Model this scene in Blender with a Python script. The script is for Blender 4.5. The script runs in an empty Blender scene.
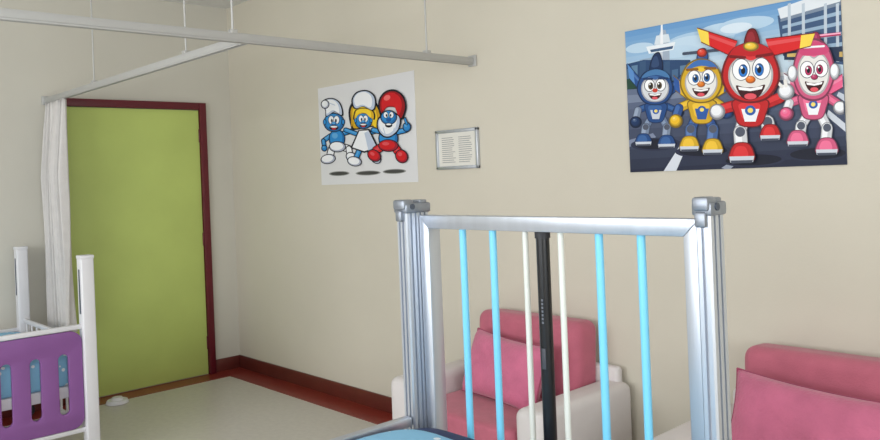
import bpy, bmesh, math, random
import numpy as np
from mathutils import Vector, Matrix
random.seed(3)
scene = bpy.context.scene
scene.view_settings.view_transform = 'Standard'

# ------------------------------------------------------------------ materials
def lin(c):
    r = []
    for v in c:
        v = v/255.0
        r.append(v/12.92 if v <= 0.04045 else ((v+0.055)/1.055)**2.4)
    return (r[0], r[1], r[2], 1.0)

_m = {}
def mat(name, rgb, rough=0.6, metal=0.0, noise=0.0, nscale=8.0, bump=0.0, bscale=60.0, spec=0.5, sheen=0.0, stretch=None):
    if name in _m: return _m[name]
    m = bpy.data.materials.new(name); m.use_nodes = True
    nt = m.node_tree; b = nt.nodes['Principled BSDF']
    c = lin(rgb)
    b.inputs['Base Color'].default_value = c
    b.inputs['Roughness'].default_value = rough
    b.inputs['Metallic'].default_value = metal
    b.inputs['Specular IOR Level'].default_value = spec
    if sheen: b.inputs['Sheen Weight'].default_value = sheen
    tc = nt.nodes.new('ShaderNodeTexCoord')
    mp = nt.nodes.new('ShaderNodeMapping')
    nt.links.new(tc.outputs['Object'], mp.inputs['Vector'])
    if stretch: mp.inputs['Scale'].default_value = stretch
    if noise > 0:
        n = nt.nodes.new('ShaderNodeTexNoise'); n.inputs['Scale'].default_value = nscale
        n.inputs['Detail'].default_value = 4
        nt.links.new(mp.outputs['Vector'], n.inputs['Vector'])
        r = nt.nodes.new('ShaderNodeValToRGB')
        r.color_ramp.elements[0].position = 0.3; r.color_ramp.elements[1].position = 0.7
        r.color_ramp.elements[0].color = (c[0]*(1-noise), c[1]*(1-noise), c[2]*(1-noise), 1)
        r.color_ramp.elements[1].color = (min(1,c[0]*(1+noise)), min(1,c[1]*(1+noise)), min(1,c[2]*(1+noise)), 1)
        nt.links.new(n.outputs['Fac'], r.inputs['Fac'])
        nt.links.new(r.outputs['Color'], b.inputs['Base Color'])
    if bump > 0:
        n2 = nt.nodes.new('ShaderNodeTexNoise'); n2.inputs['Scale'].default_value = bscale
        nt.links.new(mp.outputs['Vector'], n2.inputs['Vector'])
        bp = nt.nodes.new('ShaderNodeBump'); bp.inputs['Strength'].default_value = bump
        bp.inputs['Distance'].default_value = 0.01
        nt.links.new(n2.outputs['Fac'], bp.inputs['Height'])
        nt.links.new(bp.outputs['Normal'], b.inputs['Normal'])
    _m[name] = m
    return m

M_WALL  = mat('wall_paint', (209,203,188), 0.75, noise=0.03, nscale=1.3, bump=0.05, bscale=120, spec=0.3)
M_WALLL = mat('wall_paint_side', (207,204,193), 0.75, noise=0.03, nscale=1.3, bump=0.05, bscale=120, spec=0.3)
M_CEIL  = mat('ceiling_paint', (225,225,223), 0.9)
M_FLOOR = mat('vinyl_floor', (204,200,192), 0.32, noise=0.05, nscale=30)
M_RED   = mat('red_vinyl_border', (134,46,38), 0.3, noise=0.12, nscale=30)
M_BASE  = mat('maroon_baseboard', (100,42,36), 0.4, noise=0.08, nscale=12)
M_FRAME = mat('maroon_door_frame', (98,20,34), 0.4, noise=0.05, nscale=10)
M_GREEN = mat('green_laminate', (196,214,120), 0.5, noise=0.04, nscale=3)
M_ALU   = mat('brushed_aluminium', (204,210,220), 0.36, metal=0.85, noise=0.05, nscale=30, stretch=(1,1,0.05))
M_ALUD  = mat('aluminium_groove', (90,98,112), 0.45, metal=0.7)
M_STEEL = mat('cast_steel', (150,156,166), 0.4, metal=0.8, noise=0.1, nscale=40)
M_RAIL  = mat('anodised_rail', (186,186,184), 0.45, metal=0.3)
M_CYAN  = mat('cyan_slat', (128,214,250), 0.3, noise=0.02)
M_CREAM = mat('cream_slat', (228,230,222), 0.35, noise=0.02)
M_BLACK = mat('black_pole', (14,15,20), 0.3, noise=0.1)
M_WHITE = mat('white_enamel', (226,226,230), 0.35, noise=0.02)
M_PURP  = mat('purple_board', (136,86,150), 0.45, noise=0.04)
M_PINK  = mat('pink_upholstery', (186,98,118), 0.8, noise=0.07, nscale=14, bump=0.25, bscale=180, sheen=0.2)
M_PINK2 = mat('pink_pillow_fabric', (200,106,138), 0.85, noise=0.10, nscale=10, bump=0.4, bscale=90, sheen=0.25)
M_PIPE  = mat('pillow_seam', (158,72,100), 0.8)
M_ARM   = mat('white_leatherette', (220,215,214), 0.5, noise=0.03, nscale=8, bump=0.1, bscale=90)
M_DARK  = mat('dark_rubber', (40,40,44), 0.6, noise=0.1)
M_SHEET = mat('light_blue_sheet', (160,206,232), 0.8, noise=0.12, nscale=22, bump=0.3, bscale=30)
M_NAVY  = mat('navy_mattress', (22,44,92), 0.6, noise=0.1)
M_CURT  = mat('curtain_fabric', (214,211,209), 0.9, noise=0.04, nscale=20, bump=0.2, bscale=120)
M_PAPER = mat('paper_notice', (224,222,214), 0.7, noise=0.02)
nt = M_SHEET.node_tree; bs = nt.nodes['Principled BSDF']
vor = nt.nodes.new('ShaderNodeTexVoronoi'); vor.inputs['Scale'].default_value = 22
rmp = nt.nodes.new('ShaderNodeValToRGB'); rmp.color_ramp.interpolation = 'CONSTANT'
rmp.color_ramp.elements[0].color = lin((240,244,246)); rmp.color_ramp.elements[1].color = lin((140,196,228)); rmp.color_ramp.elements[1].position = 0.24
tcs = nt.nodes.new('ShaderNodeTexCoord'); nt.links.new(tcs.outputs['Object'], vor.inputs['Vector'])
nt.links.new(vor.outputs['Distance'], rmp.inputs['Fac']); nt.links.new(rmp.outputs['Color'], bs.inputs['Base Color'])

# ------------------------------------------------------------------ builder
class B:
    def __init__(s, name):
        s.name = name; s.bm = bmesh.new(); s.mats = []
    def mi(s, m):
        if m not in s.mats: s.mats.append(m)
        return s.mats.index(m)
    def merge(s, bm2, m, M=None):
        idx = s.mi(m)
        if M is not None: bmesh.ops.transform(bm2, matrix=M, verts=bm2.verts)
        mp = {}
        for v in bm2.verts: mp[v] = s.bm.verts.new(v.co)
        for f in bm2.faces:
            try:
                nf = s.bm.faces.new([mp[v] for v in f.verts]); nf.material_index = idx
            except ValueError: pass
        bm2.free()
    def box(s, lo, hi, m, bev=0.0, seg=2, M=None):
        b2 = bmesh.new()
        bmesh.ops.create_cube(b2, size=1)
        lo = Vector(lo); hi = Vector(hi); c = (lo+hi)/2; d = hi-lo
        for v in b2.verts: v.co = Vector((v.co.x*d.x+c.x, v.co.y*d.y+c.y, v.co.z*d.z+c.z))
        if bev > 0:
            bmesh.ops.bevel(b2, geom=b2.edges[:], offset=min(bev, min(d)*0.49), segments=seg, profile=0.5, affect='EDGES')
        s.merge(b2, m, M)
    def cyl(s, p0, p1, r, m, seg=16, r2=None, M=None):
        p0 = Vector(p0); p1 = Vector(p1); d = p1-p0
        b2 = bmesh.new()
        bmesh.ops.create_cone(b2, cap_ends=True, segments=seg, radius1=r, radius2=r if r2 is None else r2, depth=d.length)
        q = d.to_track_quat('Z', 'Y').to_matrix().to_4x4()
        T = Matrix.Translation((p0+p1)/2) @ q
        bmesh.ops.transform(b2, matrix=T, verts=b2.verts)
        s.merge(b2, m, M)
    def prism(s, pts, axis, a, b, m, bev=0, M=None):
        b2 = bmesh.new()
        def P(p, t):
            if axis == 0: return (t, p[0], p[1])
            if axis == 1: return (p[0], t, p[1])
            return (p[0], p[1], t)
        A = [b2.verts.new(P(p, a)) for p in pts]; C = [b2.verts.new(P(p, b)) for p in pts]
        n = len(pts)
        b2.faces.new(A); b2.faces.new(list(reversed(C)))
        for i in range(n): b2.faces.new([A[i], C[i], C[(i+1) % n], A[(i+1) % n]])
        bmesh.ops.recalc_face_normals(b2, faces=b2.faces[:])
        if bev > 0:
            bmesh.ops.bevel(b2, geom=b2.edges[:], offset=bev, segments=2, profile=0.5, affect='EDGES')
        s.merge(b2, m, M)
    def soft(s, c, d, m, e=0.35, nu=40, nv=24, M=None, wob=0.0):
        b2 = bmesh.new()
        def sp(x, p): return math.copysign(abs(x)**p, x)
        rows = []
        for j in range(nv+1):
            ph = -math.pi/2 + math.pi*j/nv
            row = []
            for i in range(nu):
                th = 2*math.pi*i/nu
                x = sp(math.cos(ph), e)*sp(math.cos(th), e)
                y = sp(math.cos(ph), e)*sp(math.sin(th), e)
                z = sp(math.sin(ph), e)
                w = 1+wob*math.sin(3*x+2*z)*math.cos(4*z+y)
                row.append(b2.verts.new((c[0]+x*d[0]/2*w, c[1]+y*d[1]/2*w, c[2]+z*d[2]/2*w)))
            rows.append(row)
        for j in range(nv):
            for i in range(nu):
                b2.faces.new([rows[j][i], rows[j][(i+1) % nu], rows[j+1][(i+1) % nu], rows[j+1][i]])
        bmesh.ops.remove_doubles(b2, verts=b2.verts, dist=1e-5)
        s.merge(b2, m, M)
    def pillow(s, w, h, t, m, M, pipe=None):
        b2 = bmesh.new(); N = 26
        def pt(u, v, side):
            X = u*w/2*(1-0.06*(1-v*v)); Z = v*h/2*(1-0.08*(1-u*u))
            th = t/2*((1-u**4)*(1-v**4))**0.5
            th += 0.008*math.sin(6*u+3*v)*math.cos(4*v)*(1-u*u)*(1-v*v)
            th += 0.004*math.sin(22*math.atan2(abs(v)-1, abs(u)-1.0001))*(abs(u*v)**2)*(1-u**6)*(1-v**6)
            return Vector((X, side*max(th, 0), Z))
        for side in (1, -1):
            g = [[b2.verts.new(pt(-1+2*i/N, -1+2*j/N, side)) for j in range(N+1)] for i in range(N+1)]
            for i in range(N):
                for j in range(N):
                    f = [g[i][j], g[i+1][j], g[i+1][j+1], g[i][j+1]]
                    if side == -1: f.reverse()
                    b2.faces.new(list(reversed(f)))
        bmesh.ops.remove_doubles(b2, verts=b2.verts, dist=1e-4)
        s.merge(b2, m, M)
        if pipe:
            loop = [(-1+2*i/N, -1) for i in range(N)]+[(1, -1+2*i/N) for i in range(N)]+[(1-2*i/N, 1) for i in range(N)]+[(-1, 1-2*i/N) for i in range(N)]
            P = [pt(u, v, 1) for u, v in loop]
            for i in range(len(P)):
                s.cyl(P[i-1], P[i], 0.0035, pipe, 6, M=M)
    def done(s, parent=None, ang=0.6):
        bmesh.ops.recalc_face_normals(s.bm, faces=s.bm.faces[:])
        for f in s.bm.faces: f.smooth = True
        for e in s.bm.edges:
            if len(e.link_faces) == 2:
                if e.calc_face_angle(0) > ang: e.smooth = False
        me = bpy.data.meshes.new(s.name); s.bm.to_mesh(me); s.bm.free()
        for m in s.mats: me.materials.append(m)
        o = bpy.data.objects.new(s.name, me); scene.collection.objects.link(o)
        if parent: o.parent = parent
        return o

# ------------------------------------------------------------------ room
XL, YR, XR, YN, H = -5.72, 3.07, 2.4, -2.9, 2.87
def simple(name, lo, hi, m, bev=0):
    b = B(name); b.box(lo, hi, m, bev); return b.done()
simple('floor', (XL-0.15, YN-0.15, -0.1), (XR+0.15, YR+0.15, 0), M_FLOOR)
simple('ceiling', (XL-0.15, YN-0.15, H), (XR+0.15, YR+0.15, H+0.1), M_CEIL)
simple('wall_left', (XL-0.15, YN, 0), (XL, YR, H), M_WALLL)
simple('wall_back', (XL-0.15, YR, 0), (XR+0.15, YR+0.15, H), M_WALL)
VY0, VY1, WZ0, WZ1 = -2.2, 1.6, 0.95, 2.5
b = B('wall_right')
b.box((XR, YN, 0), (XR+0.15, VY0, H), M_WALL); b.box((XR, VY1, 0), (XR+0.15, YR, H), M_WALL)
b.box((XR, VY0, 0), (XR+0.15, VY1, WZ0), M_WALL); b.box((XR, VY0, WZ1), (XR+0.15, VY1, H), M_WALL)
b.done()
WX0, WX1 = -4.4, 0.8
b = B('wall_front')
b.box((XL-0.15, YN-0.15, 0), (WX0, YN, H), M_WALL)
b.box((WX1, YN-0.15, 0), (XR+0.15, YN, H), M_WALL)
b.box((WX0, YN-0.15, 0), (WX1, YN, WZ0), M_WALL)
b.box((WX0, YN-0.15, WZ1), (WX1, YN, H), M_WALL)
b.done()
b = B('window_1')
for i in range(5):
    x = WX0+0.03 + (WX1-WX0-0.06)*i/4
    b.box((x-0.03, YN-0.12, WZ0), (x+0.03, YN-0.06, WZ1), M_WHITE, 0.004)
for z in (WZ0+0.03, WZ1-0.03):
    b.box((WX0, YN-0.12, z-0.03), (WX1, YN-0.06, z+0.03), M_WHITE, 0.004)
b.done()
b = B('added_window')  # unseen window, added to go with the side fill lamp
for i in range(4):
    y = VY0+0.03 + (VY1-VY0-0.06)*i/3
    b.box((XR+0.06, y-0.03, WZ0), (XR+0.12, y+0.03, WZ1), M_WHITE, 0.004)
for z in (WZ0+0.03, WZ1-0.03):
    b.box((XR+0.06, VY0, z-0.03), (XR+0.12, VY1, z+0.03), M_WHITE, 0.004)
b.done()

# baseboards + floor border
DY0, DY1, DZ = 1.740, 2.845, 2.105
simple('baseboard_back', (XL, YR-0.014, 0), (XR, YR, 0.10), M_BASE, 0.003)
b = B('baseboard_left')
b.box((XL, YN, 0), (XL+0.014, DY0, 0.10), M_BASE, 0.003)
b.box((XL, DY1, 0), (XL+0.014, YR-0.014, 0.10), M_BASE, 0.003)
b.done()
b = B('trim_1')
b.box((XL+0.014, YR-0.20, 0), (XR, YR-0.014, 0.003), M_RED)
b.box((XL+0.014, YN, 0), (XL+0.20, YR-0.20, 0.003), M_RED)
b.done()

# door
b = B('door_1')
fw = 0.055
b.box((XL, DY0, 0), (XL+0.035, DY0+fw, DZ), M_FRAME, 0.004)
b.box((XL, DY1-fw, 0), (XL+0.035, DY1, DZ), M_FRAME, 0.004)
b.box((XL, DY0+fw, DZ-fw), (XL+0.035, DY1-fw, DZ), M_FRAME, 0.004)
b.box((XL, DY0+fw+0.003, 0.008), (XL+0.018, DY1-fw-0.003, DZ-fw-0.003), M_GREEN, 0.003)
for z in (0.25, 1.05, 1.85):
    b.cyl((XL+0.022, DY1-fw-0.004, z-0.05), (XL+0.022, DY1-fw-0.004, z+0.05), 0.006, M_FRAME, 10)
b.done()

# ------------------------------------------------------------------ flat printed art
def homography(src, dst):
    A = []; r = []
    for (x, y), (u, v) in zip(src, dst):
        A.append([x, y, 1, 0, 0, 0, -u*x, -u*y]); r.append(u)
        A.append([0, 0, 0, x, y, 1, -v*x, -v*y]); r.append(v)
    h = np.linalg.solve(np.array(A, float), np.array(r, float))
    return np.append(h, 1).reshape(3, 3)
def catmull(pts, n=5):
    out = []; L = len(pts)
    for i in range(L):
        p0, p1, p2, p3 = [pts[(i+k-1) % L] for k in range(4)]
        for j in range(n):
            t = j/n
            out.append(tuple(0.5*((2*p1[k])+(-p0[k]+p2[k])*t+(2*p0[k]-5*p1[k]+4*p2[k]-p3[k])*t*t+(-p0[k]+3*p1[k]-3*p2[k]+p3[k])*t**3) for k in (0, 1)))
    return out
def clip(poly):
    def cl(P, f, inter):
        o = []
        for i in range(len(P)):
            a, c = P[i-1], P[i]
            if f(c):
                if not f(a): o.append(inter(a, c))
                o.append(c)
            elif f(a): o.append(inter(a, c))
        return o
    def ix(v): return lambda a, c: (v, a[1]+(c[1]-a[1])*(v-a[0])/(c[0]-a[0]))
    def iy(v): return lambda a, c: (a[0]+(c[0]-a[0])*(v-a[1])/(c[1]-a[1]), v)
    for f, g in ((lambda p: p[0] >= 0, ix(0)), (lambda p: p[0] <= 1, ix(1)), (lambda p: p[1] >= 0, iy(0)), (lambda p: p[1] <= 1, iy(1))):
        if poly: poly = cl(poly, f, g)
    return poly
def mix(c, d, t): return tuple(int(round(c[i]*(1-t)+d[i]*t)) for i in range(3))
class Art:
    """Flat print on a sheet lying on the back wall. Drawing units are those of the traced sketch (its four corners given)."""
    def __init__(s, name, x0, x1, z0, z1, corners, paper):
        s.b = B(name); s.x0, s.x1, s.z0, s.z1 = x0, x1, z0, z1
        s.Hm = homography(corners, [(0, 1), (1, 1), (1, 0), (0, 0)])  # maps image pixels to sheet coordinates
        s.yb = YR-0.004; s.k = 0
        s.b.box((x0, YR-0.003, z0), (x1, YR-0.0005, z1), paper)
        s.name = name
    def uv(s, p):
        q = s.Hm @ np.array([p[0], p[1], 1.0]); return (q[0]/q[2], q[1]/q[2])
    def poly(s, pts, col, sm=False):
        if sm: pts = catmull(pts)
        P = clip([s.uv(p) for p in pts])
        if len(P) < 3: return
        s.k += 1
        y = s.yb - 0.00003*s.k
        m = mat('print_%02x%02x%02x' % tuple(col), col, 0.55, spec=0.3)
        b2 = bmesh.new()
        vs = [b2.verts.new((s.x0+(s.x1-s.x0)*u, y, s.z0+(s.z1-s.z0)*v)) for u, v in P]
        f = b2.faces.new(vs)
        bmesh.ops.triangulate(b2, faces=[f])
        for f in b2.faces:
            f.normal_update()
            if f.normal.y > 0: f.normal_flip()
        s.b.merge(b2, m)
    def ell(s, cx, cy, rx, ry, col, rot=0, n=22):
        a = math.radians(rot); ca, sa = math.cos(a), math.sin(a)
        s.poly([(cx+rx*math.cos(t)*ca-ry*math.sin(t)*sa, cy+rx*math.cos(t)*sa+ry*math.sin(t)*ca) for t in [2*math.pi*i/n for i in range(n)]], col)
    def line(s, p, q, w, col):
        dx, dy = q[0]-p[0], q[1]-p[1]; L = math.hypot(dx, dy) or 1
        nx, ny = -dy/L*w/2, dx/L*w/2
        s.poly([(p[0]+nx, p[1]+ny), (q[0]+nx, q[1]+ny), (q[0]-nx, q[1]-ny), (p[0]-nx, p[1]-ny)], col)
        s.ell(p[0], p[1], w/2, w/2, col, n=10); s.ell(q[0], q[1], w/2, w/2, col, n=10)
    def ball(s, cx, cy, rx, ry, col, rot=0, out=0.0, hi=True):
        dk = mix(col, (10,10,20), 0.5)
        s.ell(cx, cy, rx+out, ry+out, dk, rot)
        for k, t in ((0.93, 0.30), (0.84, 0.15), (0.72, 0.0)):
            s.ell(cx-rx*(1-k)*0.5, cy-ry*(1-k)*0.7, rx*k, ry*k, mix(col, (10,10,20), t), rot)
        if hi:
            s.ell(cx-rx*0.22, cy-ry*0.35, rx*0.42, ry*0.34, mix(col, (255,255,255), 0.16), rot)
            s.ell(cx-rx*0.30, cy-ry*0.48, rx*0.18, ry*0.12, mix(col, (255,255,255), 0.5), rot, 12)
    def tube(s, p, q, w, col):
        s.line(p, q, w+1.2, mix(col, (10,10,20), 0.5)); s.line(p, q, w, mix(col, (10,10,20), 0.15))
        s.line((p[0]-w*0.15, p[1]-w*0.1), (q[0]-w*0.15, q[1]-w*0.1), w*0.5, mix(col, (255,255,255), 0.1))
    def blob(s, pts, col, k=0.86):
        s.poly(pts, mix(col, (10,10,20), 0.5), True)
        cx = sum(p[0] for p in pts)/len(pts); cy = sum(p[1] for p in pts)/len(pts)
        s.poly([(cx+(p[0]-cx)*k, cy+(p[1]-cy)*k) for p in pts], mix(col, (10,10,20), 0.12), True)
        s.poly([(cx-1+(p[0]-cx)*k*0.62, cy-0.8+(p[1]-cy)*k*0.62) for p in pts], mix(col, (255,255,255), 0.1), True)
    def wing(s, root_a, root_b, tip_a, tip_b, col, tipcol):
        dk = mix(col, (10,10,20), 0.5)
        def L(a, b, t): return (a[0]*(1-t)+b[0]*t, a[1]*(1-t)+b[1]*t)
        s.poly([(root_a[0], root_a[1]-1), (tip_a[0], tip_a[1]-1), tip_a, tip_b, (tip_b[0], tip_b[1]+1), (root_b[0], root_b[1]+1)], dk)
        s.poly([root_a, tip_a, tip_b, root_b], col)
        s.poly([L(root_a, root_b, .15), L(tip_a, tip_b, .15), L(tip_a, tip_b, .4), L(root_a, root_b, .4)], mix(col, (255,255,255), .22))
        s.poly([L(root_a, tip_a, .72), tip_a, tip_b, L(root_b, tip_b, .72)], tipcol)
    def done(s):
        me_mats = s.b.mats
        me = bpy.data.meshes.new(s.name); s.b.bm.to_mesh(me); s.b.bm.free()
        for m in me_mats: me.materials.append(m)
        o = bpy.data.objects.new(s.name, me); scene.collection.objects.link(o); return o

K = (16,20,34); BL = (44,138,206); BLD = (24,84,150); W = (240,242,246); WS = (190,202,222)
RD = (206,24,34); YL = (244,208,50)
a = Art('smurf_poster', -4.48, -3.48, 1.435, 2.096, [(318,88),(414,71),(418,181),(322,186)], mat('poster_paper', (222,222,224), 0.5))
for cx, cy, rx in ((340,174,9),(369,173,11),(395,171,10)):
    a.ell(cx, cy, rx+1.5, 2.4, (150,150,148), -3); a.ell(cx, cy, rx, 1.7, (70,70,68), -3)
def limb(p, q, w, col):
    a.line(p, q, w+1.8, K); a.line(p, q, w, col); a.line((p[0]-.3, p[1]-.5), (q[0]-.3, q[1]-.5), w*0.4, mix(col, (255,255,255), 0.22))
def orb(cx, cy, rx, ry, col, rot=0):
    a.ell(cx, cy, rx+0.9, ry+0.9, K, rot); a.ell(cx, cy, rx, ry, mix(col, (20,30,80), 0.28), rot)
    a.ell(cx-rx*.1, cy-ry*.12, rx*.84, ry*.84, col, rot); a.ell(cx-rx*.28, cy-ry*.35, rx*.38, ry*.32, mix(col, (255,255,255), 0.25), rot)
def hat(pts, col, sh):
    a.poly(pts, K, True)
    cx = sum(p[0] for p in pts)/len(pts); cy = sum(p[1] for p in pts)/len(pts)
    a.poly([(cx+(p[0]-cx)*0.88, cy+(p[1]-cy)*0.88) for p in pts], sh, True)
    a.poly([(cx-0.8+(p[0]-cx)*0.72, cy-0.8+(p[1]-cy)*0.74) for p in pts], col, True)
def face(cx, cy, r, tilt=0):
    orb(cx, cy, r*1.06, r*0.95, BL)
    for sx in (-0.3, 0.28):
        a.ell(cx+r*sx, cy-r*0.28, r*0.34, r*0.48, K); a.ell(cx+r*sx, cy-r*0.28, r*0.28, r*0.42, W)
        a.ell(cx+r*(sx*0.75), cy-r*0.2, r*0.10, r*0.2, K)
    a.ell(cx, cy+r*0.12, r*0.3, r*0.22, BLD); a.ell(cx-0.2, cy+r*0.06, r*0.2, r*0.13, mix(BL, (255,255,255), 0.2))
    a.ell(cx, cy+r*0.55, r*0.5, r*0.28, K); a.ell(cx, cy+r*0.46, r*0.38, r*0.1, W); a.ell(cx, cy+r*0.68, r*0.24, r*0.11, (190,50,60))
    a.ell(cx-r, cy-0.5, r*0.2, r*0.34, K); a.ell(cx-r, cy-0.5, r*0.13, r*0.25, BL); a.ell(cx+r, cy-0.5, r*0.2, r*0.34, K); a.ell(cx+r, cy-0.5, r*0.13, r*0.25, BL)
# left figure : mid-stride, one knee up
limb((331,136),(324,141),3.6,BL); limb((324,141),(325,147),3.2,BL); orb(325,148.5,2.4,2.6,BL); limb((343,134),(353,131),3.6,BL)
limb((333,148),(331,155),6,W); limb((343,147),(350,149),6,W); limb((350,149),(351,155),5,W)
orb(329,159.5,7,4.2,W,-10); orb(353,157.5,5.6,4.2,W,28)
orb(338,139,7.6,9,BL); orb(338.5,147,7.8,4.8,W)
face(335,122.5,9.4)
# cap with its top folded over to the left
hat([(327,117),(326,110),(323,106),(323,101),(328,98),(335,98),(341,102),(344,109),(344,116),(336,112)], W, WS)
orb(326,104,3.6,3.8,W); a.line((331,103),(336,105),0.9,WS)
# middle figure : long hair, dress
hat([(352,126),(350,110),(357,99),(372,98),(381,108),(384,124),(381,132),(375,127),(356,130)], YL, (206,160,30))
a.line((378,110),(381,126),1,(200,150,30)); a.line((353,112),(353,126),1,(200,150,30))
limb((358,134),(347,130),3.4,BL); limb((374,132),(385,129),3.4,BL)
limb((361,150),(358,157),4.4,BL); limb((369,149),(375,153),4.4,BL)
orb(356,161.5,6.6,4.2,W,10); orb(377,157.5,4.2,6,W,-35)
a.poly([(360,130),(371,129),(380,147),(366,153),(352,148)], K)
a.poly([(361,131),(370,130.4),(378,146.5),(366,151.3),(354,147.4)], W); a.poly([(366,133),(370,131),(378,146.5),(370,150.5)], WS)
face(365,121,7.8)
hat([(355,120),(357,110),(368,108),(376,112),(376,120),(368,113.5),(360,114.5)], YL, (216,172,34))
hat([(356,109),(353,100),(358,92),(368,90),(376,95),(378,104),(375,111),(365,107)], W, WS)
# right figure : red hat, beard
limb((383,132),(375,130),3.8,BL); limb((399,132),(407,130),4.2,BL); orb(408,127,3.4,4.2,BL)
a.line((408,124),(406,118.5),2.8,K); a.line((408,124),(406.2,119),1.6,BL)
limb((385,146),(378,150),7,RD); limb((395,145),(400,152),7,RD)
orb(376,155.5,6.4,5,RD,32); orb(403,156,5.4,6.2,RD,-28)
orb(390,138.5,9,9.4,BL); orb(390,145.5,9.2,5.4,RD)
hat([(380,118),(379,129),(385,137),(393,137),(401,129),(402,116),(391,112)], W, WS)
a.line((385,128),(387,134),0.8,WS); a.line((396,128),(394,134),0.8,WS)
orb(390.5,117.5,7.4,6.6,BL)
for ex_ in (387.6, 393.2):
    a.ell(ex_,115,2.5,3.4,K); a.ell(ex_,115,2,2.9,W); a.ell(390.4+(ex_-390.4)*.7,115.6,0.8,1.4,K)
a.ell(390.5,120,2.6,2,BLD); a.ell(390.5,125.2,3.6,2.4,K); a.ell(390.5,124.4,2.6,0.9,W)
hat([(382,114),(380,105),(382,97),(388,91),(397,90),(405,96),(408,106),(406,116),(403,120),(400,113),(397,108),(388,108)], RD, (150,12,24))
a.ell(389,98,3.4,2.6,(238,110,110),-30)
a.done()

# aeroplane-cartoon poster
p = Art('cartoon_planes_poster', -2.017, -1.089, 1.447, 2.087, [(625,32),(838,-9),(847,165),(632,172)], mat('poster_sheet', (50,62,92), 0.45))
def q(*pts, c, sm=False): p.poly(list(pts), c, sm)
for i in range(12):
    t = i/11; y_ = 26+5*i
    q((620,y_-2),(850,y_-46),(850,y_+60),(620,y_+60), c=mix((84,140,196),(198,218,232),t))
for cx, cy, rx, ry, al in ((700,40,34,9,.35),(690,44,24,8,.55),(722,30,24,7,.5),(676,52,22,6,.5),(745,24,28,7,.45),(735,28,16,5,.75),(640,48,14,5,.5)):
    p.ell(cx, cy, rx, ry, mix((130,176,212),(244,248,252),al), -8)
# control tower left
q((655,46),(661,30),(665,30),(669,46),(670,76),(653,76), c=(206,214,224)); q((662,30),(665,30),(669,46),(670,76),(663,76), c=(160,174,192))
q((646,47),(675,42),(673,50),(649,54), c=(232,238,244)); q((650,50),(673,46),(672,49),(651,52.5), c=(60,90,126))
q((656,36),(668,34),(670,42),(654,45), c=(214,224,232)); q((660.5,22),(662,22),(663,44),(660,44), c=(240,242,246)); q((640,60),(654,57),(654,74),(640,76), c=(150,172,196))
# terminal building right
q((776,16),(850,-10),(850,66),(782,56), c=(60,86,122))
q((776,9),(850,-17),(850,-2),(779,19), c=(224,230,236)); q((779,19),(850,-2),(850,2),(779,22), c=(120,136,156))
for i in range(4):
    q((781,26+8*i),(850,8+11*i),(850,12+11*i),(781,29+8*i), c=(150,176,200))
for x in (786,800,822,834,844):
    q((x,4),(x+3,3),(x+4,62),(x+1,62), c=(190,202,214))
q((783,50),(850,46),(850,62),(783,60), c=(34,50,78)); q((786,54),(796,53),(796,57),(786,57), c=(222,190,110)); q((838,52),(848,51),(848,57),(838,57), c=(200,170,100))
# horizon buildings & trees
q((620,66),(644,60),(690,60),(690,86),(620,88), c=(40,70,110))
for i, x in enumerate(range(624, 690, 8)):
    q((x,70-(i%3)*4),(x+6,69-(i%3)*4),(x+6,84),(x,85), c=((70,104,140),(96,130,160),(54,84,120))[i%3])
q((620,82),(700,80),(700,92),(620,94), c=(26,54,50)); p.ell(630,84,8,5,(36,72,56)); p.ell(644,85,7,4,(30,64,52)); p.ell(684,83,7,5,(36,74,58))
p.ell(785,76,22,4,(226,230,236),-2); p.ell(785,78,21,2,(170,180,196),-2); q((800,74),(808,62),(812,62),(808,76), c=(60,110,180)); q((776,77),(788,76),(782,84),(776,84), c=(190,198,210))
for i in range(9):
    t = i/8; y_ = 90+10*i
    q((620,y_),(850,y_-14),(850,190),(620,190), c=mix((98,110,136),(34,40,62),t))
q((620,96),(700,90),(700,96),(620,104), c=(120,132,156))
q((663,174),(684,140),(690,140),(676,174), c=(214,220,230)); q((838,92),(850,98),(850,106),(836,96), c=(196,204,216))
q((828,110),(850,128),(850,136),(826,116), c=(206,212,222)); q((630,140),(654,133),(657,137),(630,147), c=(128,138,164)); q((722,168),(740,156),(744,157),(730,170), c=(150,158,176))
for cx, cy, rx, ry in ((657,144,21,5),(704,151,24,5),(754,160,28,5.5),(818,154,28,6)):
    p.ell(cx, cy, rx+4, ry+1.5, (40,46,70), -2); p.ell(cx, cy, rx, ry, (20,24,42), -2)
DB=(34,80,146); DB2=(24,52,96); SK=(232,230,226); KK=(14,16,26)
YW=(238,190,36); R1=(216,30,34); R2=(140,16,26); PK=(234,98,142); PK2=(180,50,96); BB=(44,88,160)
def eye(cx, cy, rx, ry, col, dx):
    p.ell(cx, cy, rx+0.7, ry+0.7, (60,66,80)); p.ell(cx, cy, rx, ry, (250,250,252))
    p.ell(cx+dx, cy+ry*.1, rx*.55, ry*.62, mix(col, (0,0,0), .4)); p.ell(cx+dx, cy+ry*.15, rx*.45, ry*.5, col); p.ell(cx+dx, cy+ry*.1, rx*.26, ry*.34, KK)
    p.ell(cx+dx-rx*.18, cy-ry*.2, rx*.15, ry*.15, (255,255,255), n=10)
def mouth(cx, cy, w, h):
    p.poly([(cx-w,cy),(cx-w*.4,cy+h*.12),(cx+w*.4,cy+h*.1),(cx+w,cy-h*.06),(cx+w*.62,cy+h*.8),(cx,cy+h*1.1),(cx-w*.62,cy+h*.85)], (60,8,18), True)
    p.poly([(cx-w*.85,cy+h*.08),(cx,cy+h*.2),(cx+w*.85,cy+h*.02),(cx+w*.78,cy+h*.26),(cx,cy+h*.42),(cx-w*.78,cy+h*.32)], (250,250,250))
    p.ell(cx, cy+h*.82, w*.42, h*.24, (226,84,96))
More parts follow.
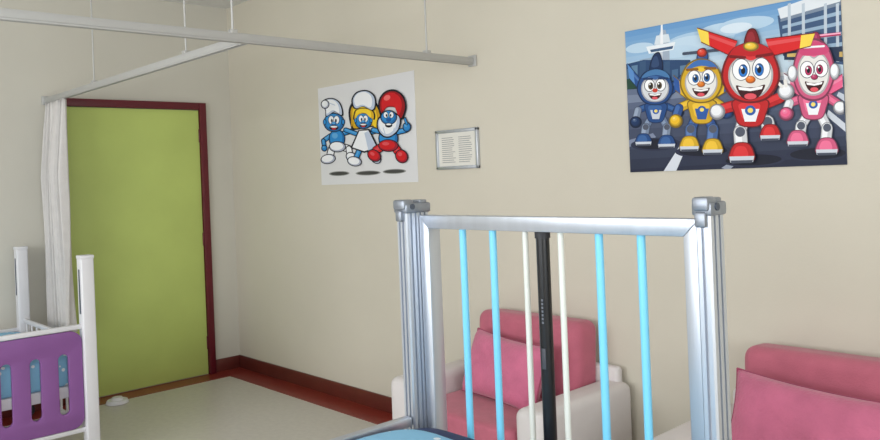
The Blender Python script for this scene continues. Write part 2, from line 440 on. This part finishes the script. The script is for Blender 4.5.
def boot(cx, cy, rx, ry, col, rot=0):
    p.blob([(cx-rx,cy+ry*.8),(cx-rx*.95,cy-ry*.1),(cx-rx*.5,cy-ry*.9),(cx+rx*.5,cy-ry*.9),(cx+rx*.95,cy-ry*.1),(cx+rx,cy+ry*.8),(cx,cy+ry)], col, .9)
    p.poly([(cx-rx,cy+ry*.45),(cx+rx,cy+ry*.4),(cx+rx*.9,cy+ry*1.0),(cx-rx*.9,cy+ry*1.05)], (204,210,220)); p.poly([(cx-rx*.9,cy+ry*.85),(cx+rx*.9,cy+ry*.8),(cx+rx*.8,cy+ry*1.1),(cx-rx*.8,cy+ry*1.15)], (70,76,92))
def leg(a_, k_, b_, w, col):
    p.tube(a_, k_, w, col); p.tube(k_, b_, w*1.15, mix(col,(255,255,255),.15)); p.ell(k_[0], k_[1], w*.45, w*.45, (80,86,102))
def head(cx, cy, w, h, col, mask):
    P = [(cx-w*.98,cy+h*.30),(cx-w*.95,cy-h*.25),(cx-w*.62,cy-h*.80),(cx,cy-h*1.02),(cx+w*.62,cy-h*.80),(cx+w*.95,cy-h*.25),(cx+w*.98,cy+h*.30),(cx+w*.62,cy+h*.85),(cx,cy+h*1.02),(cx-w*.62,cy+h*.85)]
    p.blob(P, col, .93)
    p.poly([(cx-w*.74,cy+h*.30),(cx-w*.72,cy-h*.20),(cx-w*.38,cy-h*.52),(cx,cy-h*.40),(cx+w*.38,cy-h*.52),(cx+w*.72,cy-h*.20),(cx+w*.74,cy+h*.30),(cx+w*.46,cy+h*.72),(cx,cy+h*.84),(cx-w*.46,cy+h*.72)], mix(mask,(40,40,60),.3), True)
    p.poly([(cx-w*.68,cy+h*.27),(cx-w*.66,cy-h*.18),(cx-w*.35,cy-h*.47),(cx,cy-h*.35),(cx+w*.35,cy-h*.47),(cx+w*.66,cy-h*.18),(cx+w*.68,cy+h*.27),(cx+w*.42,cy+h*.66),(cx,cy+h*.78),(cx-w*.42,cy+h*.66)], mask, True)
def torso(cx, cy, w, h, col, chest):
    p.blob([(cx-w,cy-h*.8),(cx,cy-h),(cx+w,cy-h*.8),(cx+w*.9,cy+h*.1),(cx+w*.55,cy+h),(cx-w*.55,cy+h),(cx-w*.9,cy+h*.1)], col, .93)
    p.poly([(cx-w*.5,cy-h*.2),(cx+w*.5,cy-h*.2),(cx+w*.3,cy+h*.7),(cx-w*.3,cy+h*.7)], chest)
    p.ell(cx, cy-h*.1, w*.3, w*.28, (40,90,170)); p.ell(cx, cy-h*.1, w*.15, w*.14, (244,220,110))
# --- blue plane (left)
p.wing((650,90),(650,101),(628,64),(630,78),DB,(90,140,200)); p.wing((664,90),(664,101),(688,70),(687,82),DB,(90,140,200))
p.blob([(650,72),(653,56),(660,53),(663,70)], DB2)
p.tube((647,107),(639,110),6,DB); p.tube((639,110),(637,119),6.5,(140,156,182)); p.tube((667,106),(676,110),6,DB); p.ball(637,122,5,5,DB2,0,1); p.ball(679,112,5,5,DB2,0,1)
leg((652,118),(647,127),(646,134),6.5,(120,140,172)); leg((663,118),(668,127),(667,136),6.5,(120,140,172))
boot(645,139,8,6,DB); boot(668,141,8.5,6.5,DB)
torso(657,112,11,10,DB,(200,206,218))
head(656,87,18,18,DB,(214,216,220))
p.poly([(643,78),(648,72),(657,69.5),(666,72),(670,78),(657,75)], (70,120,170), True)
eye(650.5,85.5,4.6,5.8,(90,70,40),1.2); eye(661.5,85,4.6,5.8,(90,70,40),-1.2); mouth(656,93.5,6.6,5.6)
p.ell(656,90.5,2.6,2,(206,60,40)); p.line((645,79),(653,79),2.2,DB2); p.line((660,78.5),(668,78.5),2.2,DB2)
# --- yellow plane
p.wing((695,94),(695,104),(674,76),(676,90),YW,BB); p.wing((709,92),(709,102),(731,76),(730,89),YW,BB)
p.blob([(697,62),(699,50),(706,49),(708,60)], BB)
p.line((684,54),(720,50),3,(70,80,100)); p.ball(702,53,4.5,4,(216,60,40),0,.6)
p.tube((689,104),(680,108),8,YW); p.tube((680,108),(677,117),8,BB); p.tube((716,102),(725,108),8,YW); p.ball(677,121,6,6,YW,0,1); p.ball(727,112,6,6,BB,0,1)
leg((697,118),(692,129),(692,138),9,BB); leg((709,118),(714,129),(713,140),9,BB)
boot(691,143,9.5,7.5,YW); boot(714,146,10,8,YW)
torso(703,111,14,12,YW,BB)
head(702,81,21,22,YW,SK)
p.poly([(687,70),(693,63),(702,60),(712,62),(718,69),(702,66)], (60,110,180), True)
eye(695,78,5.8,7,(30,100,170),1.4); eye(709,77,5.8,7,(30,100,170),-1.4); mouth(702,88.5,8.6,7.6)
p.ball(702,84.5,4,3,(224,122,30)); p.line((688,70),(698,69.5),2.6,(140,90,20)); p.line((706,68.5),(716,68.5),2.6,(140,90,20))
# --- pink plane
p.wing((806,88),(806,100),(784,74),(785,86),PK,W); p.wing((824,86),(824,98),(850,70),(850,83),PK,W)
p.line((784,40),(850,33),3.2,PK2); p.line((786,39.4),(848,32.6),1.4,(250,180,204)); p.blob([(808,42),(812,33),(818,33),(820,42)], PK2)
p.tube((799,100),(790,103),8,PK); p.tube((790,103),(787,111),8,W); p.tube((829,98),(838,104),8,PK); p.ball(787,114,6.5,6,PK,0,1); p.ball(841,108,6.5,6,W,0,1)
leg((808,116),(802,126),(801,134),9,W); leg((821,114),(828,128),(827,140),9,W)
boot(799,138,10.5,8,PK); boot(828,146,11,8.5,PK)
torso(814,106,15,13,PK,W)
head(814,70,21,31,PK,SK)
p.poly([(799,50),(804,44),(813,42),(824,44),(829,50),(824,55),(804,56)], (206,70,118), True); p.line((803,48),(824,46.5),2,W)
p.ball(793,74,4.6,8,W,0,.5); p.ball(835,72,4.6,8,W,0,.5)
eye(807.5,70,6.4,8,(190,50,100),1.4); eye(821.5,69,6.4,8,(190,50,100),-1.4); mouth(815,82,9.5,9.6)
p.ball(815,77.5,3.6,2.8,PK2)
# --- red plane (centre, largest)
p.wing((738,42),(732,56),(698,29),(702,42),R1,(246,214,80)); p.wing((766,40),(772,56),(815,34),(811,46),R1,(246,214,80))
p.blob([(745,46),(748,31),(756,30),(760,45)], R2)
p.tube((735,106),(724,109),10,R1); p.tube((769,103),(781,98),10,R1); p.ball(719,112,7,7,W,0,1); p.ball(787,92,7.5,7.5,W,0,1)
p.line((787,86),(786,81),3.4,SK); p.line((783,87),(779,83),3.2,SK)
leg((745,120),(742,132),(743,143),11,W); leg((762,118),(769,122),(770,128),11,W)
boot(744,152,12.5,10,R1); boot(772,132,10,8,R1)
torso(752,112,18,14,R1,W)
head(752,73,29,30,R1,SK)
p.poly([(730,58),(736,48),(752,43.5),(768,47.5),(775,57),(766,53),(752,57),(738,54)], (190,24,32), True)
p.ball(752,47,7,4,(240,200,60),0,.8)
eye(742.5,70,8.4,10.4,(40,120,206),2); eye(762.5,69,8.4,10.4,(40,120,206),-2)
mouth(752,86,14.5,13); p.ball(752,80,5,3.8,(234,120,36)); p.line((732,57),(746,58),3,(120,12,20)); p.line((758,57),(773,54.5),3,(120,12,20))
p.done()

# framed notice
b = B('framed_notice')
x0, x1, z0, z1 = -3.30, -2.965, 1.50, 1.723
b.box((x0+0.01, YR-0.010, z0+0.01), (x1-0.01, YR-0.0005, z1-0.01), M_PAPER)
for lo, hi in (((x0, z0), (x1, z0+0.018)), ((x0, z1-0.018), (x1, z1)), ((x0, z0), (x0+0.018, z1)), ((x1-0.018, z0), (x1, z1))):
    b.box((lo[0], YR-0.02, lo[1]), (hi[0], YR-0.0005, hi[1]), M_ALU, 0.004)
TXT = mat('printed_text', (150,150,152), 0.7)
for col in range(2):
    for r in range(13):
        xx = x0+0.045+col*0.135; L = 0.11*(0.75+0.25*random.random())
        zz = z1-0.045-r*0.0115
        b.box((xx, YR-0.0106, zz-0.0018), (xx+L, YR-0.0100, zz+0.0018), TXT)
b.done()

# ------------------------------------------------------------------ curtain rails
RZ = 2.070; RY = 1.695
b = B('curtain_rail')
def rail(p0, p1, axis):
    w, h = 0.013, 0.016
    if axis == 1:
        x = p0[0]
        b.box((x-w, p0[1], RZ), (x+w, p1[1], RZ+h*2), M_RAIL, 0.002)
        b.box((x-w, p0[1], RZ-0.008), (x-w+0.006, p1[1], RZ), M_RAIL, 0.001)
        b.box((x+w-0.006, p0[1], RZ-0.008), (x+w, p1[1], RZ), M_RAIL, 0.001)
    else:
        y = p0[1]
        b.box((p0[0], y-w, RZ), (p1[0], y+w, RZ+h*2), M_RAIL, 0.002)
        b.box((p0[0], y-w, RZ-0.008), (p1[0], y-w+0.006, RZ), M_RAIL, 0.001)
        b.box((p0[0], y+w-0.006, RZ-0.008), (p1[0], y+w, RZ), M_RAIL, 0.001)
rail((-2.99, YN+0.4), (-2.99, YR-0.004), 1)
rail((XL+0.004, RY), (-3.003, RY), 0)
b.box((-3.02, YR-0.012, RZ-0.015), (-2.96, YR-0.001, RZ+0.045), M_RAIL, 0.003)
b.box((XL+0.001, RY-0.03, RZ-0.015), (XL+0.012, RY+0.03, RZ+0.045), M_RAIL, 0.003)
for (x, y) in ((-3.57,RY),(-4.80,RY),(-2.99,1.63),(-2.99,2.73),(-2.99,0.3)):
    b.cyl((x, y, RZ+0.03), (x, y, H-0.002), 0.005, M_RAIL, 8)
    b.cyl((x, y, H-0.012), (x, y, H-0.001), 0.022, M_RAIL, 14)
    b.box((x-0.016, y-0.016, RZ+0.028), (x+0.016, y+0.016, RZ+0.045), M_RAIL, 0.002)
b.done()

# curtain (bunched)
bm = bmesh.new(); N = 150; R = 30
g = []
for j in range(R+1):
    v = j/R; z = 2.060-v*(2.060-0.56); row = []
    for i in range(N+1):
        s_ = i/N
        wd = 0.37+0.06*v
        x = -5.695+0.01*v+wd*s_ + 0.010*math.sin(s_*40+v*3)
        amp = 0.014+0.020*min(1, v*3)
        y = RY-0.03*min(1, v*3)+amp*math.sin(s_*2*math.pi*8+0.7*math.sin(v*4+s_*6))+0.006*math.sin(s_*57+v*5)
        row.append(bm.verts.new((x, y, z)))
    g.append(row)
for j in range(R):
    for i in range(N):
        f = bm.faces.new([g[j][i], g[j][i+1], g[j+1][i+1], g[j+1][i]]); f.smooth = True
me = bpy.data.meshes.new('privacy_curtain'); bm.to_mesh(me); bm.free(); me.materials.append(M_CURT)
o = bpy.data.objects.new('privacy_curtain', me); scene.collection.objects.link(o)
sd = o.modifiers.new('thickness', 'SOLIDIFY'); sd.thickness = 0.002

# ------------------------------------------------------------------ aluminium hospital crib (foreground)
def caster(b, x, y, r=0.055):
    b.cyl((x, y, 2*r-0.005), (x, y, 2*r+0.10), 0.014, M_STEEL, 12)
    b.box((x-0.022, y-0.03, r-0.01), (x-0.016, y+0.04, 2*r+0.012), M_STEEL, 0.002)
    b.box((x+0.016, y-0.03, r-0.01), (x+0.022, y+0.04, 2*r+0.012), M_STEEL, 0.002)
    b.box((x-0.022, y-0.03, 2*r+0.004), (x+0.022, y+0.04, 2*r+0.014), M_STEEL, 0.002)
    b.cyl((x-0.014, y+0.015, r), (x+0.014, y+0.015, r), r, M_DARK, 24)
    b.cyl((x-0.024, y+0.015, r), (x+0.024, y+0.015, r), 0.012, M_STEEL, 12)

b = B('hospital_crib')
FX0, FX1 = -1.648, -0.800
PY0, PY1 = 1.45, 1.495
ZT = 1.357
def fluted_post(cx, cy, wx, wy, z0, z1):
    hx, hy = wx/2, wy/2; gp = 0.007
    pts = []
    def side(ax, ay, bx, by, nx, ny, k):
        L = math.hypot(bx-ax, by-ay); dx, dy = (bx-ax)/L, (by-ay)/L
        pts.append((ax+dx*0.004, ay+dy*0.004))
        for i in range(k):
            c = L*(i+1)/(k+1)
            for t, d in ((c-0.0034, 0), (c-0.0030, gp), (c+0.0030, gp), (c+0.0034, 0)):
                pts.append((ax+dx*t-nx*d, ay+dy*t-ny*d))
        pts.append((bx-dx*0.004, by-dy*0.004))
    kx = max(1, round(wx/0.024)); ky = max(1, round(wy/0.024))
    side(cx-hx, cy-hy, cx+hx, cy-hy, 0, -1, kx)
    side(cx+hx, cy-hy, cx+hx, cy+hy, 1, 0, ky)
    side(cx+hx, cy+hy, cx-hx, cy+hy, 0, 1, kx)
    side(cx-hx, cy+hy, cx-hx, cy-hy, -1, 0, ky)
    b.prism(pts, 2, z0, z1, M_ALU)
def crib_end(y0, y1, sgn):
    fw = 0.036; Zb = 0.60
    b.prism([(FX0, ZT), (FX1, ZT), (FX1-fw, ZT-fw), (FX0+fw, ZT-fw)], 1, y0, y1, M_ALU, 0.0025)
    b.prism([(FX0, Zb), (FX0, ZT), (FX0+fw, ZT-fw), (FX0+fw, Zb+fw)], 1, y0, y1, M_ALU, 0.0025)
    b.prism([(FX1, Zb), (FX1-fw, Zb+fw), (FX1-fw, ZT-fw), (FX1, ZT)], 1, y0, y1, M_ALU, 0.0025)
    b.prism([(FX0, Zb), (FX0+fw, Zb+fw), (FX1-fw, Zb+fw), (FX1, Zb)], 1, y0, y1, M_ALU, 0.0025)
    ym = (y0+y1)/2; cx = (FX0+FX1)/2
    for i, k in enumerate((-2.5, -1.5, -0.5, 0.5, 1.5, 2.5)):
        x = cx+k*0.110
        cr = abs(k) < 1
        r = 0.0075 if cr else 0.0095
        b.cyl((x, ym, Zb+fw-0.004), (x, ym, ZT-fw+0.004), r, M_CREAM if cr else M_CYAN, 16)
    return ym, cx
ym, cx = crib_end(PY0, PY1, 1)
b.cyl((cx, ym, 0.45), (cx, ym, ZT-0.034), 0.0165, M_BLACK, 24)
b.cyl((cx, ym, ZT-0.052), (cx, ym, ZT-0.034), 0.0190, M_DARK, 24)
M_LBL = mat('pole_lettering', (110,114,124), 0.5)
for k in range(7):
    z = 1.10+0.009*k
    b.box((cx+0.002, ym-0.0172, z), (cx+0.007, ym-0.0160, z+0.005), M_LBL)
b.box((cx-0.003, ym-0.0175, 0.99), (cx+0.009, ym-0.0150, 1.04), mat('grey_label', (70,72,80), 0.5), 0.001)
crib_end(PY0-1.50, PY0-1.455, -1)
for xc, wx, ylo in ((-1.672, 0.044, 1.405), (-0.782, 0.032, 1.432)):
    for far in (0, 1):
        yy0, yy1 = (ylo, 1.49) if not far else (-0.045, 0.04)
        yc = (yy0+yy1)/2
        fluted_post(xc, yc, wx, yy1-yy0, 0.15, ZT+0.030)
        hw = wx/2
        b.box((xc-hw-0.006, yy0-0.004, ZT+0.008), (xc+hw+0.006, yy1+0.004, ZT+0.036), M_STEEL, 0.006)
        b.box((xc-hw-0.002, yy0-0.010, ZT+0.018), (xc+hw+0.002, yy0+0.028, ZT+0.046), M_STEEL, 0.006)
        b.box((xc-hw, yy1-0.034, ZT+0.030), (xc+hw, yy1-0.006, ZT+0.044), M_STEEL, 0.004)
        b.cyl((xc-hw-0.009, yy0+0.018, ZT+0.026), (xc+hw+0.009, yy0+0.018, ZT+0.026), 0.008, M_ALUD, 14)
        b.box((xc-0.012, yy0-0.012, ZT-0.014), (xc+0.012, yy0+0.002, ZT+0.016), M_STEEL, 0.004)
        caster(b, xc, yc)
b.box((-1.655, 0.0, 0.52), (-0.79, 1.45, 0.58), M_ALU, 0.006)
for xs in (-1.668, -0.78):
    b.box((xs-0.014, 0.045, 0.775), (xs+0.014, 1.402, 0.803), M_ALU, 0.005)
    b.box((xs-0.014, 0.045, 0.26), (xs+0.014, 1.402, 0.29), M_ALU, 0.005)
    for i in range(12):
        y = 0.10+i*0.113
        b.cyl((xs, y, 0.285), (xs, y, 0.78), 0.008, M_CYAN if i % 3 else M_CREAM, 12)
b.soft((-1.222, 0.72, 0.68), (0.82, 1.43, 0.225), M_NAVY, e=0.12)
b.soft((-1.222, 0.66, 0.785), (0.78, 1.36, 0.06), M_SHEET, e=0.2, wob=0.015)
b.done()

# ------------------------------------------------------------------ purple crib at the left
b = B('childrens_bed')
ex = -4.42; fx = -5.62; ya, yb = 0.66, 1.475
def slot_panel(x, y0, y1, z0, z1):
    cu = bpy.data.curves.new('tmp', 'CURVE'); cu.dimensions = '2D'; cu.fill_mode = 'BOTH'
    cu.extrude = 0.010; cu.bevel_depth = 0.003; cu.bevel_resolution = 2
    def spl(pts):
        sp = cu.splines.new('POLY'); sp.points.add(len(pts)-1); sp.use_cyclic_u = True
        for i, q_ in enumerate(pts): sp.points[i].co = (q_[0], q_[1], 0, 1)
    def rr(a0, b0, a1, b1, r):
        out = []
        for cxx, cyy, st in ((a1-r, b1-r, 0), (a0+r, b1-r, 90), (a0+r, b0+r, 180), (a1-r, b0+r, 270)):
            for k in range(9):
                t = math.radians(st+k*90/8); out.append((cxx+r*math.cos(t), cyy+r*math.sin(t)))
        return out
    spl(rr(y0, z0, y1, z1, 0.06))
    n = 5; W_ = y1-y0; pitch = (W_-0.05)/n; sw = pitch*0.42
    for i in range(n):
        c = y0+0.025+pitch*(i+0.5)
        spl(rr(c-sw/2, z0+0.08, c+sw/2, z1-0.11, sw*0.49))
    ob = bpy.data.objects.new('tmp', cu); scene.collection.objects.link(ob)
    dg = bpy.context.evaluated_depsgraph_get()
    me = bpy.data.meshes.new_from_object(ob.evaluated_get(dg))
    b2 = bmesh.new(); b2.from_mesh(me)
    Mx = Matrix(((0, 0, 1, x), (1, 0, 0, 0), (0, 1, 0, 0), (0, 0, 0, 1)))
    bmesh.ops.remove_doubles(b2, verts=b2.verts, dist=1e-5)
    b.merge(b2, M_PURP, Mx)
    bpy.data.objects.remove(ob); bpy.data.curves.remove(cu); bpy.data.meshes.remove(me)
for x, zt in ((ex, 0.715), (fx, 0.56)):
    slot_panel(x, ya+0.04, yb-0.04, 0.20, zt)
    b.box((x-0.014, ya, zt+0.007), (x+0.014, yb, zt+0.032), M_WHITE, 0.006)
    b.box((x-0.012, ya, 0.17), (x+0.012, yb, 0.195), M_WHITE, 0.006)
    for y in (ya, yb):
        b.box((x-0.036, y-0.034, 0.10), (x+0.036, y+0.034, 1.10), M_WHITE, 0.008, 3)
        b.box((x-0.010, y-0.036, 0.80), (x+0.010, y+0.036, 1.04), M_ALUD, 0.002)
        b.box((x-0.038, y-0.036, 1.095), (x+0.038, y+0.036, 1.115), M_WHITE, 0.005)
        caster(b, x, y-0.015, 0.045)
b.box((fx+0.03, ya+0.03, 0.36), (ex-0.03, yb-0.03, 0.42), M_WHITE, 0.006)
b.soft(((ex+fx)/2, (ya+yb)/2, 0.50), (ex-fx-0.06, yb-ya-0.08, 0.18), M_SHEET, e=0.2)
for y in (ya, yb):
    for z in (0.16, 0.62):
        b.box((fx+0.035, y-0.010, z), (ex-0.035, y+0.010, z+0.028), M_WHITE, 0.006)
    for i in range(11):
        x = fx+0.08+i*(ex-fx-0.16)/10
        b.cyl((x, y, 0.18), (x, y, 0.63), 0.007, M_WHITE, 10)
b.done()

# door stop : small rounded puck with a raised top
b = B('door_stop')
b.cyl((-5.47, 2.00, 0.003), (-5.47, 2.00, 0.025), 0.075, M_WHITE, 28, r2=0.066)
b.cyl((-5.47, 2.00, 0.025), (-5.47, 2.00, 0.043), 0.042, M_WHITE, 24, r2=0.032)
b.done()

# ------------------------------------------------------------------ armchairs
def armchair(cx, pil, w):
    b = B('armchair')
    y0, y1 = 2.40, 3.05; aw = 0.158; ah = 0.495
    b.box((cx-w+0.03, y0+0.04, 0.05), (cx+w-0.03, y1-0.03, 0.22), M_ARM, 0.015)
    for sx in (-1, 1):
        for yy in (y0+0.08, y1-0.08):
            b.cyl((cx+sx*(w-0.09), yy, 0.0), (cx+sx*(w-0.09), yy, 0.055), 0.02, M_DARK, 14, r2=0.026)
    for sx in (-1, 1):
        xa = cx+sx*(w-aw/2)
        b.box((xa-aw/2, y0, 0.05), (xa+aw/2, y1, ah), M_ARM, 0.04, 5)
    b.box((cx-w+0.05, y1-0.05, 0.05), (cx+w-0.05, y1, 0.56), M_ARM, 0.02, 3)
    inn = 2*(w-aw)
    b.soft((cx, y0+0.27, 0.30), (inn-0.004, 0.56, 0.20), M_PINK, e=0.2)
    bw = inn-0.006
    Mb = Matrix.Translation((cx, y1-0.115, 0.50)) @ Matrix.Rotation(math.radians(-4), 4, 'X')
    b.box((-bw/2, -0.085, -0.24), (bw/2, 0.085, 0.268), M_PINK, 0.05, 6, M=Mb)
    b.done()
    Mp = Matrix.Translation(pil[0]) @ Matrix.Rotation(math.radians(pil[2]), 4, 'Z') @ Matrix.Rotation(math.radians(-20), 4, 'X') @ Matrix.Rotation(math.radians(pil[1]), 4, 'Y')
    c = B('throw_pillow')
    c.pillow(pil[3], pil[4], 0.15, M_PINK2, Mp, M_PIPE)
    c.done()
armchair(-2.522, ((-2.520, 2.715, 0.540), 3, -4, 0.50, 0.31), 0.486)
armchair(-1.120, ((-1.105, 2.675, 0.548), 3, -2, 0.58, 0.325), 0.472)

# ------------------------------------------------------------------ lights
w = bpy.data.worlds.new('World'); scene.world = w; w.use_nodes = True
nt = w.node_tree; bg = nt.nodes['Background']
sky = nt.nodes.new('ShaderNodeTexSky'); sky.sky_type = 'HOSEK_WILKIE'; sky.turbidity = 4
sky.sun_direction = (0.2, 0.5, 0.6)
nt.links.new(sky.outputs['Color'], bg.inputs['Color']); bg.inputs['Strength'].default_value = 0.6
def area(name, loc, rot, sx, sy, e, col):
    l = bpy.data.lights.new(name, 'AREA'); l.shape = 'RECTANGLE'; l.size = sx; l.size_y = sy; l.energy = e; l.color = col
    o = bpy.data.objects.new(name, l); o.location = loc; o.rotation_euler = rot; scene.collection.objects.link(o)
area('window_daylight', ((WX0+WX1)/2, YN+0.02, (WZ0+WZ1)/2), (math.radians(90), 0, 0), WX1-WX0, WZ1-WZ0, 168, (0.96, 0.98, 1.0))
area('added_side_fill', (XR-0.02, (VY0+VY1)/2, (WZ0+WZ1)/2), (math.radians(90), 0, math.radians(90)), VY1-VY0, WZ1-WZ0, 84, (0.95, 0.98, 1.0))  # added fill lamp, brightens the left wall and door

# ------------------------------------------------------------------ camera
f = Vector((-0.7314, 0.6820, 0)).normalized()
r = Vector((f.y, -f.x, 0)); u = Vector((0, 0, 1))
ro = math.atan(0.040)
cr = r*math.cos(ro) - u*math.sin(ro)
cu_ = u*math.cos(ro) + r*math.sin(ro)
cam = bpy.data.cameras.new('camera'); co = bpy.data.objects.new('camera', cam)
M = Matrix((( cr.x, cu_.x, -f.x, 0), (cr.y, cu_.y, -f.y, 0), (cr.z, cu_.z, -f.z, 1.465), (0, 0, 0, 1)))
co.matrix_world = M
cam.sensor_width = 36; cam.lens = 36*784/880; cam.shift_y = -44/880
cam.clip_start = 0.02
scene.collection.objects.link(co); scene.camera = co
